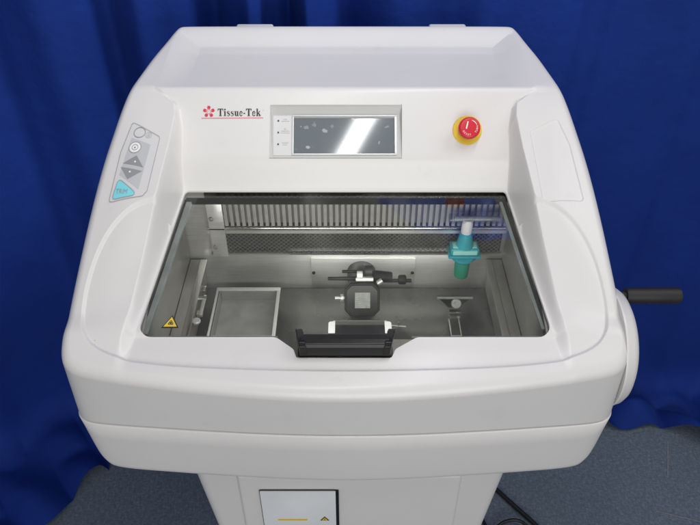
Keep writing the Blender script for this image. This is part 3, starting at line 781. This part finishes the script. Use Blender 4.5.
# ================================================================ CHAMBER under the glass
BW = .958; FZ = .800; XW = .274
cb = empty('chamber', (0,0,0)); P(cb)
def quadstrip(name, pts, F, m): 
    o = from_lists(name, pts, F, m); o.parent = cb; return o
# liner walls (inner side of the cavity): back, left, right, front, floor
t = MB(); t.box((0, BW+.006, .925), (2*XW+.02, .010, .27)); t.build('back_wall', M['steel'], cb)
for s in (-1, 1):
    t = MB()
    pr = [(.640,.962),(.915,1.030),(.9525,1.046),(.9525,.868),(.640,.868)]
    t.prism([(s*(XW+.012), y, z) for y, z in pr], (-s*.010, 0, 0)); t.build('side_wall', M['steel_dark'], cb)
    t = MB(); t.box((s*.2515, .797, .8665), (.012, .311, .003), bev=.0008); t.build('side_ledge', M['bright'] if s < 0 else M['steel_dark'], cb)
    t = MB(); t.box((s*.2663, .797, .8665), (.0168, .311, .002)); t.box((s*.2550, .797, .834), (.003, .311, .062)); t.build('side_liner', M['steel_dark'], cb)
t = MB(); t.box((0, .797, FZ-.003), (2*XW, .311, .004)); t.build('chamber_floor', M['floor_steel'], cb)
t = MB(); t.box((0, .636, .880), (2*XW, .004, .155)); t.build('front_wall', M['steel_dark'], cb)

# rear cooling unit: comb of fins, bright rail, wire mesh
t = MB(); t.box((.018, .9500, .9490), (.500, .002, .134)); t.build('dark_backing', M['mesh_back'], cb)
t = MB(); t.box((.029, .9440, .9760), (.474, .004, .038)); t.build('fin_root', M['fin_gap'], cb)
t = MB()
nf = 50
for k in range(nf):
    x = -.208+(.474)*k/(nf-1)
    t.box((x, .9380, .9825), (.0056, .008, .054))
t.build('fin_comb', M['fin'], cb)
t = MB(); t.box((.018, .9350, .9515), (.500, .010, .0055), bev=.0015); t.build('rail', M['bright'], cb)
t = MB(); t.box((.018, .9360, .9440), (.500, .006, .0065)); t.build('rail_underside', M['steel'], cb)
t = MB(); t.box((.018, .9365, .8955), (.500, .006, .0030)); t.build('lower_rail', M['steel_dark'], cb)
t = MB(); t.box((-.010, .9310, .8990), (.090*1.9, .003, .0022)); t.build('drip_strip', M['bright'], cb)
t = MB()     # expanded metal mesh: zig-zag wires
mx0, mx1, mz0, mz1 = -.206, .262, .8975, .9405; nx_ = 112; rows = 11
dx = (mx1-mx0)/nx_; dz = (mz1-mz0)/rows
def wire(a, b, r=.00042):
    a = Vector(a); b = Vector(b); d = (b-a).normalized(); n = Vector((0,1,0)).cross(d)*r; y = Vector((0,.0006,0))
    vs = [t.bm.verts.new(p) for p in (a+n, b+n, b-n, a-n, a+n+y, b+n+y, b-n+y, a-n+y)]
    for f in ((0,1,2,3), (0,4,5,1), (2,6,7,3)): t.bm.faces.new([vs[i] for i in f])
for j in range(rows):
    for i in range(nx_):
        xa = mx0+i*dx; za = mz0+j*dz
        if (i+j) % 2: wire((xa, .9345, za), (xa+dx, .9345, za+dz))
        else: wire((xa, .9345, za+dz), (xa+dx, .9345, za))
t.build('wire_mesh', M['mesh'], cb)
t = MB(); t.box((-.215, .9330, .9475), (.026, .006, .110), bev=.001); br = t.build('end_bracket', M['steel'], cb)
for z in (.974, .915):
    MB().cyl((-.2215, .930, z), (-.2215, .926, z), .0036, n=16, bev=.0006).build('screw', M['steel_dark'], br)
MB().cyl((-.2280, .9400, .972), (-.196, .9400, .972), .004, n=12).build('pipe_stub', M['steel'], cb)
# plate with screws on the back wall
t = MB(); t.box((.0305, BW-.0006, .8340), (.186, .0018, .066), bev=.0006); pl = t.build('access_plate', M['steel'], cb)
for x in (-.0585, .1195):
    MB().cyl((x, BW-.0014, .834), (x, BW-.0040, .834), .0030, n=16, bev=.0005).build('screw', M['seal'], pl)
# clear lamp cover under the glass at the right
lc = MB().cyl((.168, .915, .9850), (.258, .915, .9850), .0085, n=24).build('lamp_cover', M['acrylic'], cb)
MB().cyl((.176, .915, .9850), (.250, .915, .9850), .0045, n=16).build('lamp_tube', M['disc'], lc)
t = MB(); t.box((.205, .949, .884), (.002, .004, .11)); t.build('seam_strip', M['steel'], cb)

# ---- microtome: specimen head, levers, arm
mt = empty('microtome', (0,0,0)); mt.parent = cb
TILT = Matrix.Rotation(math.radians(-32), 3, 'X')     # head leans back so its face looks up and forward
HC = Vector((.0275, .868, .851))
def loc(x, y, z): return HC+TILT@Vector((x, y, z))
def octo(w, h, c, y): return [loc(px, y, pz) for px, pz in ((-w+c,-h),(w-c,-h),(w,-h+c),(w,h-c),(w-c,h),(-w+c,h),(-w,h-c),(-w,-h+c))]
t = MB(); t.prism(octo(.0295,.0285,.010,-.008), TILT@Vector((0,.030,0))); hdm = t.build('specimen_head', M['seal'], mt, bevel=.002)
t = MB(); t.prism(octo(.0262,.0252,.009,-.0082), TILT@Vector((0,-.0018,0))); t.build('head_face', M['black'], hdm, bevel=.0008)
t = MB(); t.box((0,0,0), (.0255, .003, .0265)); 
for v in t.bm.verts: v.co = loc(v.co.x+.0005, v.co.y-.0110, v.co.z)
sc_ = t.build('specimen_disc', M['disc'], hdm)
for k in range(7):
    t = MB(); a = -.0105+k*.0035
    pts = [loc(-.0115+.023*q/8, -.0130, a+.0010*math.sin(q*1.5+k)) for q in range(9)]
    t.tube([Vector(p) for p in pts], .0004, 6); t.build('disc_groove', M['steel_dark'], sc_)
t = MB(); t.cyl(loc(0,.02,0), (.0275, .957, .835), .020, .026, n=32); t.build('advance_arm', M['black'], mt)
# neck and clamp metal above the head
t = MB(); t.box(loc(.004,.006,.0335), (.030,.014,.007), rot=TILT, bev=.001); t.box(loc(-.004,.004,.041), (.010,.010,.012), rot=TILT, bev=.001); t.cyl(loc(.026,.006,.026), loc(.034,.006,.031), .005, n=12)
t.build('clamp_block', M['steel'], mt)
t = MB(); t.cyl(loc(-.058,.004,.0345), loc(-.008,.004,.0345), .0031, .0037, n=16, bev=.001); t.build('clamp_lever', M['black'], mt)
t = MB(); t.cyl(loc(-.034,.014,.045), loc(-.004,.014,.045), .0028, .0028, n=16, bev=.001); t.build('clamp_lever', M['black'], mt)
t = MB(); t.box(loc(.011,.010,.048), (.0135,.013,.0175), rot=TILT, bev=.0015); t.build('clamp_knob', M['black'], mt)
t = MB(); t.cyl(loc(.018,.020,.036), loc(.052,.020,.034), .0105, .0095, n=24, bev=.003); t.cyl(loc(.062,.020,.030), loc(.076,.020,.030), .0085, n=20, bev=.003); t.cyl(loc(.02,.022,.028), loc(.085,.022,.028), .0035, n=12)
t.build('drive_housing', M['seal'], mt)
t = MB(); t.cyl(loc(-.046,-.002,.002), loc(-.030,-.002,.002), .0030, n=14); t.cyl(loc(-.037,-.002,.002), loc(-.031,-.002,.002), .0065, n=16, bev=.001); t.build('side_screw', M['steel'], mt)

# ---- blade holder in front of the head
bh = empty('blade_holder', (0,0,0)); bh.parent = cb
def brect(x0, x1, y0, y1, z0_, z1_): 
    return ((x0+x1)/2, (y0+y1)/2, (z0_+z1_)/2), (x1-x0, y1-y0, z1_-z0_)
t = MB(); t.prism([(x, y, .828) for x, y in round_poly([(-.0275,.700),(.0735,.700),(.0735,.8075),(-.0275,.8075)], [.002,.002,.012,.012])], (0,0,.028)); t.build('holder_body', M['black'], bh, bevel=.0015)
for x0, x1, r in ((-.0278,-.0170,'l'), (.0630,.0738,'r')):
    p = round_poly([(x0,.782),(x1,.782),(x1,.8080),(x0,.8080)], [.001,.001,(.0085 if r=='r' else .001),(.0085 if r=='l' else .001)])
    t = MB(); t.prism([(x, y, .8563) for x, y in p], (0,0,.0012)); t.build('white_pad', M['pad'], bh)
    t = MB(); t.box(((x0+x1)/2, .766, .8569), (.0100, .022, .0012)); t.build('grey_pad', M['steel'], bh)
t = MB(); t.box((.023, .8072, .8583), (.086, .0016, .004)); t.build('blade', M['bright'], bh)
t = MB(); t.box((.023, .745, .815), (.20, .11, .020), bev=.002); t.build('holder_base', M['steel_dark'], bh)
t = MB(); t.cyl((.064,.828,.829), (.100,.824,.829), .0016, n=12); t.cyl((.088,.826,.826), (.088,.826,.838), .0015, n=8); t.build('holder_lever', M['steel_dark'], bh)

# ---- small bracket with a knurled screw, right of the microtome
kb = empty('guide_bracket', (.003,0,.007)); kb.parent = cb
t = MB(); t.prism([(.152,.868,.848),(.210,.868,.848),(.190,.866,.826),(.172,.866,.826)], (0,.004,0)); t.build('bracket_plate', M['seal'], kb, bevel=.0005)
t = MB(); t.box((.181,.8655,.8490), (.060,.004,.0018)); t.build('bracket_edge', M['disc'], kb)
t = MB(); t.lathe((.1835,.864,.838), (0,-.8,.5), [(0,.0085),(.004,.0085),(.005,.0075),(.005,.0035),(.0035,.0030),(.0035,.0003)], 28); t.build('knurled_screw', M['disc'], kb)
t = MB(); t.box((.183,.8590,.8240), (.020,.006,.0022)); t.box((.183,.8560,.8150), (.018,.005,.0052)); t.build('bracket_clip', M['bright'], kb)
t = MB(); t.box((.1745,.842,.8010), (.0014,.040,.0040)); t.box((.1915,.842,.8010), (.0014,.040,.0040)); t.box((.183,.8215,.8012), (.018,.0014,.0040)); t.build('bracket_leg', M['steel'], kb)
# latch pieces on the left liner
la = empty('side_latch', (-.010,0,0.004)); la.parent = cb
t = MB(); t.box((-.243,.905,.836), (.018,.012,.006), bev=.001); t.cyl((-.246,.885,.832), (-.230,.885,.832), .0045, n=14); t.build('latch_bar', M['bright'], la)
t = MB(); t.box((-.234,.868,.832), (.006,.050,.004), bev=.001); t.box((-.237,.852,.828), (.010,.010,.008), bev=.001); t.build('latch_block', M['steel'], la)
t = MB(); t.lathe((-.237,.824,.8365), (0,0,1), [(0,.0070),(.003,.0070),(.004,.006)], 20); t.build('latch_screw', M['silver'], la)
t = MB(); t.box((.20,.790,.8022), (.022,.008,.0024)); t.build('floor_clip', M['bright'], cb)
# scuffs and crumbs are left to the floor's material; a few real droplets
# ================================================================ loose things in the chamber
tr = empty('tray', (-.178, .862, FZ), 'open frosted tray with pale grey rim lying on the chamber floor at the left', 'tray')
def T(o): o.parent = tr; o.matrix_parent_inverse = Matrix.Translation((.178, -.862, -FZ)); return o
X0, X1, Y0, Y1, ZB, ZT = -.2290, -.1160, .802, .924, FZ, .826
t = MB()
t.box(((X0+X1)/2, Y1-.004, ZT), (X1-X0, .008, .003), bev=.0008)
t.box((X1-.003, (Y0+Y1)/2-.0042, ZT), (.006, Y1-Y0-.0085, .003), bev=.0008)
t.box((X0+.002, (Y0+Y1)/2-.0042, ZT), (.004, Y1-Y0-.0085, .003), bev=.0008)
t.box(((X0+X1)/2, Y0+.0015, ZT-.0001), (X1-X0-.011, .003, .003), bev=.0008)
T(t.build('rim', M['traywhite']))
t = MB()
t.box(((X0+X1)/2, (Y0+Y1)/2, ZB+.002), (X1-X0-.014, Y1-Y0-.014, .002))
for a in (X0+.006, X1-.006): t.box((a, (Y0+Y1)/2, (ZB+ZT)/2), (.0015, Y1-Y0-.012, ZT-ZB-.003))
for a in (Y0+.006, Y1-.007): t.box(((X0+X1)/2, a, (ZB+ZT)/2), (X1-X0-.015, .0015, ZT-ZB-.0032))
T(t.build('basin', M['tray_floor']))

bt = empty('nozzle', (.1985, .915, .868), 'teal nozzle with white cap and wide collar hanging behind the glass at the right', 'nozzle')
def B(o): o.parent = bt; o.matrix_parent_inverse = Matrix.Translation((-.1985, -.915, -.868)); return o
bx_, by_ = .1985, .915
B(MB().cyl((bx_, by_, .9570), (bx_, by_, .9850), .0092, n=32, bev=.001).build('white_cap', M['capwhite']))
B(MB().cyl((bx_, by_, .9305), (bx_, by_, .9568), .0150, .0095, n=32).build('neck', M['teal']))
t = MB(); t.box((bx_, by_, .9240), (.0480, .026, .0130), bev=.003, seg=3); t.box((bx_, by_, .9150), (.0545, .032, .0045), bev=.0015); B(t.build('collar', M['teal']))
t = MB(); t.box((bx_, by_-.0010, .9308), (.0400, .016, .0016), bev=.0006); t.box((bx_, by_-.0134, .9240), (.0400, .0012, .0085)); B(t.build('collar_label', M['teal_light']))
t = MB(); t.lathe((bx_, by_, .9127), (0,0,-1), [(0,.0215),(.006,.0215),(.013,.0150),(.016,.0132)], 36); B(t.build('funnel', M['teal']))
B(MB().cyl((bx_, by_, .8970), (bx_, by_, .8640), .0132, .0122, n=32, bev=.001).build('spout', M['green']))
t = MB(); t.box((bx_, .9430, .921), (.010, .026, .004)); t.build('hook', M['steel_dark'], cb)

# ================================================================ SETTING
fl_ = MB(); fl_.box((0, 1.0, -.01), (60, 60, .02)); tag(fl_.build('floor', M['carpet']), 'mottled blue grey carpet tiles', None, 'structure')
# pale seams between carpet tiles
sm = MB()
def floor_line(a, b, w):
    a = Vector((*a, .0015)); b = Vector((*b, .0015)); d = (b-a).normalized(); n = Vector((-d.y, d.x, 0))*w/2
    sm.poly([a+n, a-n, b-n, b+n])
floor_line((.905, 1.190), (.865, 1.075), .0022); floor_line((.800, .975), (1.25, .845), .0026)
tag(sm.build('floor_seams', M['seam']), None, None, 'structure')

def curtain(name, top, path, L_skirt, seed, label, amp=1.0, extra=(), sk_amp=1.0):
    rnd = np.random.RandomState(seed)
    nx, nz = 420, 170
    s = np.linspace(0, 1, nx)
    px = np.interp(s, np.linspace(0, 1, len(path)), [p[0] for p in path]); py = np.interp(s, np.linspace(0, 1, len(path)), [p[1] for p in path])
    k = np.ones(41)/41; px = np.convolve(np.pad(px, 20, 'reflect', reflect_type='odd'), k, 'valid'); py = np.convolve(np.pad(py, 20, 'reflect', reflect_type='odd'), k, 'valid')
    length = np.r_[0, np.cumsum(np.hypot(np.diff(px), np.diff(py)))]
    tx, ty = np.gradient(px), np.gradient(py); l = np.hypot(tx, ty); n = np.c_[ty/l, -tx/l]     # towards the viewer
    H = 2.25
    # irregular vertical folds
    fold = np.zeros(nx); cs = rnd.uniform(0, length[-1], int(length[-1]*10)); 
    ws = rnd.uniform(.02, .075, len(cs)); as_ = rnd.uniform(-.022, .030, len(cs)); dr = rnd.uniform(-.10, .10, len(cs)); ph = rnd.uniform(0, 6, len(cs))
    V = []
    for j in range(nz):
        v = j/(nz-1)
        Lz = H+.0; tot = Lz
        # drop: 0..H vertical then skirt on the floor
        d = v*(H+.34)
        if d < H-.10: z = H-d; out = 0
        elif d < H+.06:
            a = (d-(H-.10))/.16*math.pi/2; z = .10-.10*math.sin(a)*1.0+.0; out = .10*(1-math.cos(a))
        else: z = 0; out = .10+(d-H-.06)
        z = max(z, 0)
        skirt = min(1, max(0, (d-(H-.10))/.3))
        f = np.zeros(nx)
        for c_, w_, a_, r_, p_ in zip(cs, ws, as_, dr, ph):
            cc = c_+r_*(z-.6)+.015*math.sin(z*3+p_)
            f += a_*amp*np.exp(-((length-cc)/w_)**2)*(.65+.35*math.sin(z*2.1+p_))*(1-.55*skirt)
        for xe, we, ae in extra:
            f += ae*np.exp(-((px-xe-.02*math.sin(z*2.2+xe*9))/we)**2)*(1-.6*skirt)
        sk = np.interp(s, np.linspace(0, 1, len(L_skirt)), L_skirt)
        wob = .025*np.sin(length*9+seed)+.018*np.sin(length*23+2*seed)
        o = f+out*(sk+wob*skirt)/.35*1.0
        tp = np.interp(px, [t_[0] for t_ in top], [t_[1] for t_ in top]); z = z*np.where(z > 1.2, 1+(tp/H-1)*(z-1.2)/(H-1.2), 1) if z > 1.2 else z
        zz = z+.003+skirt*sk_amp*np.abs(.018*np.sin(length*14+d*8+seed)+.012*np.sin(length*31-d*14))*(1 if skirt > 0 else 0)
        for i in range(nx): V.append((px[i]+n[i,0]*o[i], py[i]+n[i,1]*o[i], zz[i]))
    F = [(j*nx+i, (j+1)*nx+i, (j+1)*nx+i+1, j*nx+i+1) for j in range(nz-1) for i in range(nx-1)]
    o = from_lists(name, V, F, M['cloth'], None, True)
    return tag(o, label, 'curtain')
curtain('curtain', [(-1.9,1.95),(0,1.95)], [(-1.9, .50), (-1.45, .72), (-1.06, 1.12), (-.76, 1.36), (-.45, 1.40), (-.16, 1.40)], [.27,.27,.27,.24,.16,.14], 3,
        'darker blue cloth hanging in deep folds left of the cabinet and pooling on the carpet', .65, [(-.95,.06,.02), (-.74,.03,-.015), (-.60,.05,.02), (-.465,.028,-.035), (-.40,.03,.02), (-.275,.032,-.065), (-.205,.022,.030), (-.170,.012,.02)], 1.3)
curtain('curtain', [(-.25,1.95),(.00,1.97),(.26,2.46),(.5,2.52),(.9,2.4),(1.9,2.25)], [(-.22, 1.435), (.10, 1.435), (.45, 1.43), (.80, 1.40), (1.3, 1.36), (1.9, 1.30)], [.12,.12,.15,.17,.20,.2], 8,
        'smoother blue cloth hanging behind and right of the cabinet beside the hand wheel', .28, [(-.14,.012,-.03), (-.10,.02,.04), (-.02,.035,-.035), (.10,.05,.02), (.47,.02,-.008), (.53,.02,.008), (.72,.015,-.007), (.92,.03,.012), (1.05,.02,-.010)], 2.2)
def catmull(p, n=14):
    p = [Vector(q) for q in p]; p = [p[0]*2-p[1]]+p+[p[-1]*2-p[-2]]; out = []
    for i in range(1, len(p)-2):
        for k in range(n):
            u = k/n; a, b, c, d = p[i-1:i+3]
            out.append(.5*((2*b)+(c-a)*u+(2*a-5*b+4*c-d)*u*u+(3*b-a-3*c+d)*u**3))
    out.append(p[-2]); return out
tag(MB().tube(catmull([(.20,1.30,.006),(.30,1.15,.006),(.37,1.065,.006),(.43,.992,.006),(.485,.925,.006),(.53,.85,.006),(.52,.76,.006)]), .0058).build('power_cable', M['cable']),
    'black power cable running straight out over the carpet from behind the pedestal', 'cable')
tag(MB().tube(catmull([(.27,1.22,.005),(.335,1.10,.005),(.352,1.02,.005),(.345,.96,.005),(.36,.915,.012),(.395,.935,.016),(.43,.94,.018),(.455,.92,.016),(.47,.86,.005),(.44,.80,.005)]), .0042).build('power_cable', M['cable']),
    'thinner black cable curled in a loop on the carpet close to the pedestal', 'cable')

# ================================================================ camera, light, world
cam = bpy.data.cameras.new('camera'); co = bpy.data.objects.new('camera', cam); COL.objects.link(co)
co.location = (.007, 0, 1.66); co.rotation_euler = (math.radians(50), 0, 0)
cam.sensor_width = 36; cam.lens = 36; cam.clip_end = 60; cam.clip_start = .02; scene.camera = co
def area(name, loc, size, energy, target=None, rot=None, col=(1,1,1)):
    l = bpy.data.lights.new(name, 'AREA'); l.shape = 'RECTANGLE'; l.size, l.size_y = size; l.energy = energy; l.color = col
    o = bpy.data.objects.new(name, l); COL.objects.link(o); o.location = loc
    if target is not None: o.rotation_euler = (Vector(target)-Vector(loc)).to_track_quat('-Z', 'Y').to_euler()
    elif rot: o.rotation_euler = rot
    return o
area('ceiling_tube', (.055, .39, 2.26), (.060, 1.20), 6.8, rot=(0, 0, -math.radians(26.5)))
area('ceiling_panel', (1.35, .80, 2.55), (.7, 1.0), 7.5, target=(.05, .85, .8), col=(1, .985, .96))
area('curtain_fill', (1.02, .92, 2.85), (.25, .25), 8, target=(.40, 1.42, 2.30)).data.spread = math.radians(75)  # added light, lifts the upper right cloth that the glass mirrors
area('chamber_fill', (.0, .700, .948), (.44, .03), .46, target=(0, .958, .90), col=(.97, 1, .95))  # unseen fill added below the pane to brighten the dark chamber
area('back_wall_fill', (.055, .936, .8925), (.30, .006), .15, target=(.055, .958, .85), col=(.98, 1, .96))  # unseen strip added under the rail, brightens the top of the back plate
area('front_fill', (.35, -2.0, 1.55), (1.8, 1.2), 31, target=(0, .9, .9), col=(1, .98, .97))  # added fill from behind the camera, lifts the front of the cabinet
w = bpy.data.worlds.new('World'); scene.world = w; w.use_nodes = True
bg = w.node_tree.nodes['Background']; bg.inputs['Color'].default_value = (1, .985, .975, 1); bg.inputs['Strength'].default_value = .335
scene.view_settings.view_transform = 'Standard'; scene.view_settings.look = 'None'; scene.view_settings.exposure = 0; scene.view_settings.gamma = 1
scene.render.resolution_x = 1024; scene.render.resolution_y = 768
scene.cycles.caustics_reflective = False; scene.cycles.max_bounces = 10; scene.cycles.transparent_max_bounces = 16
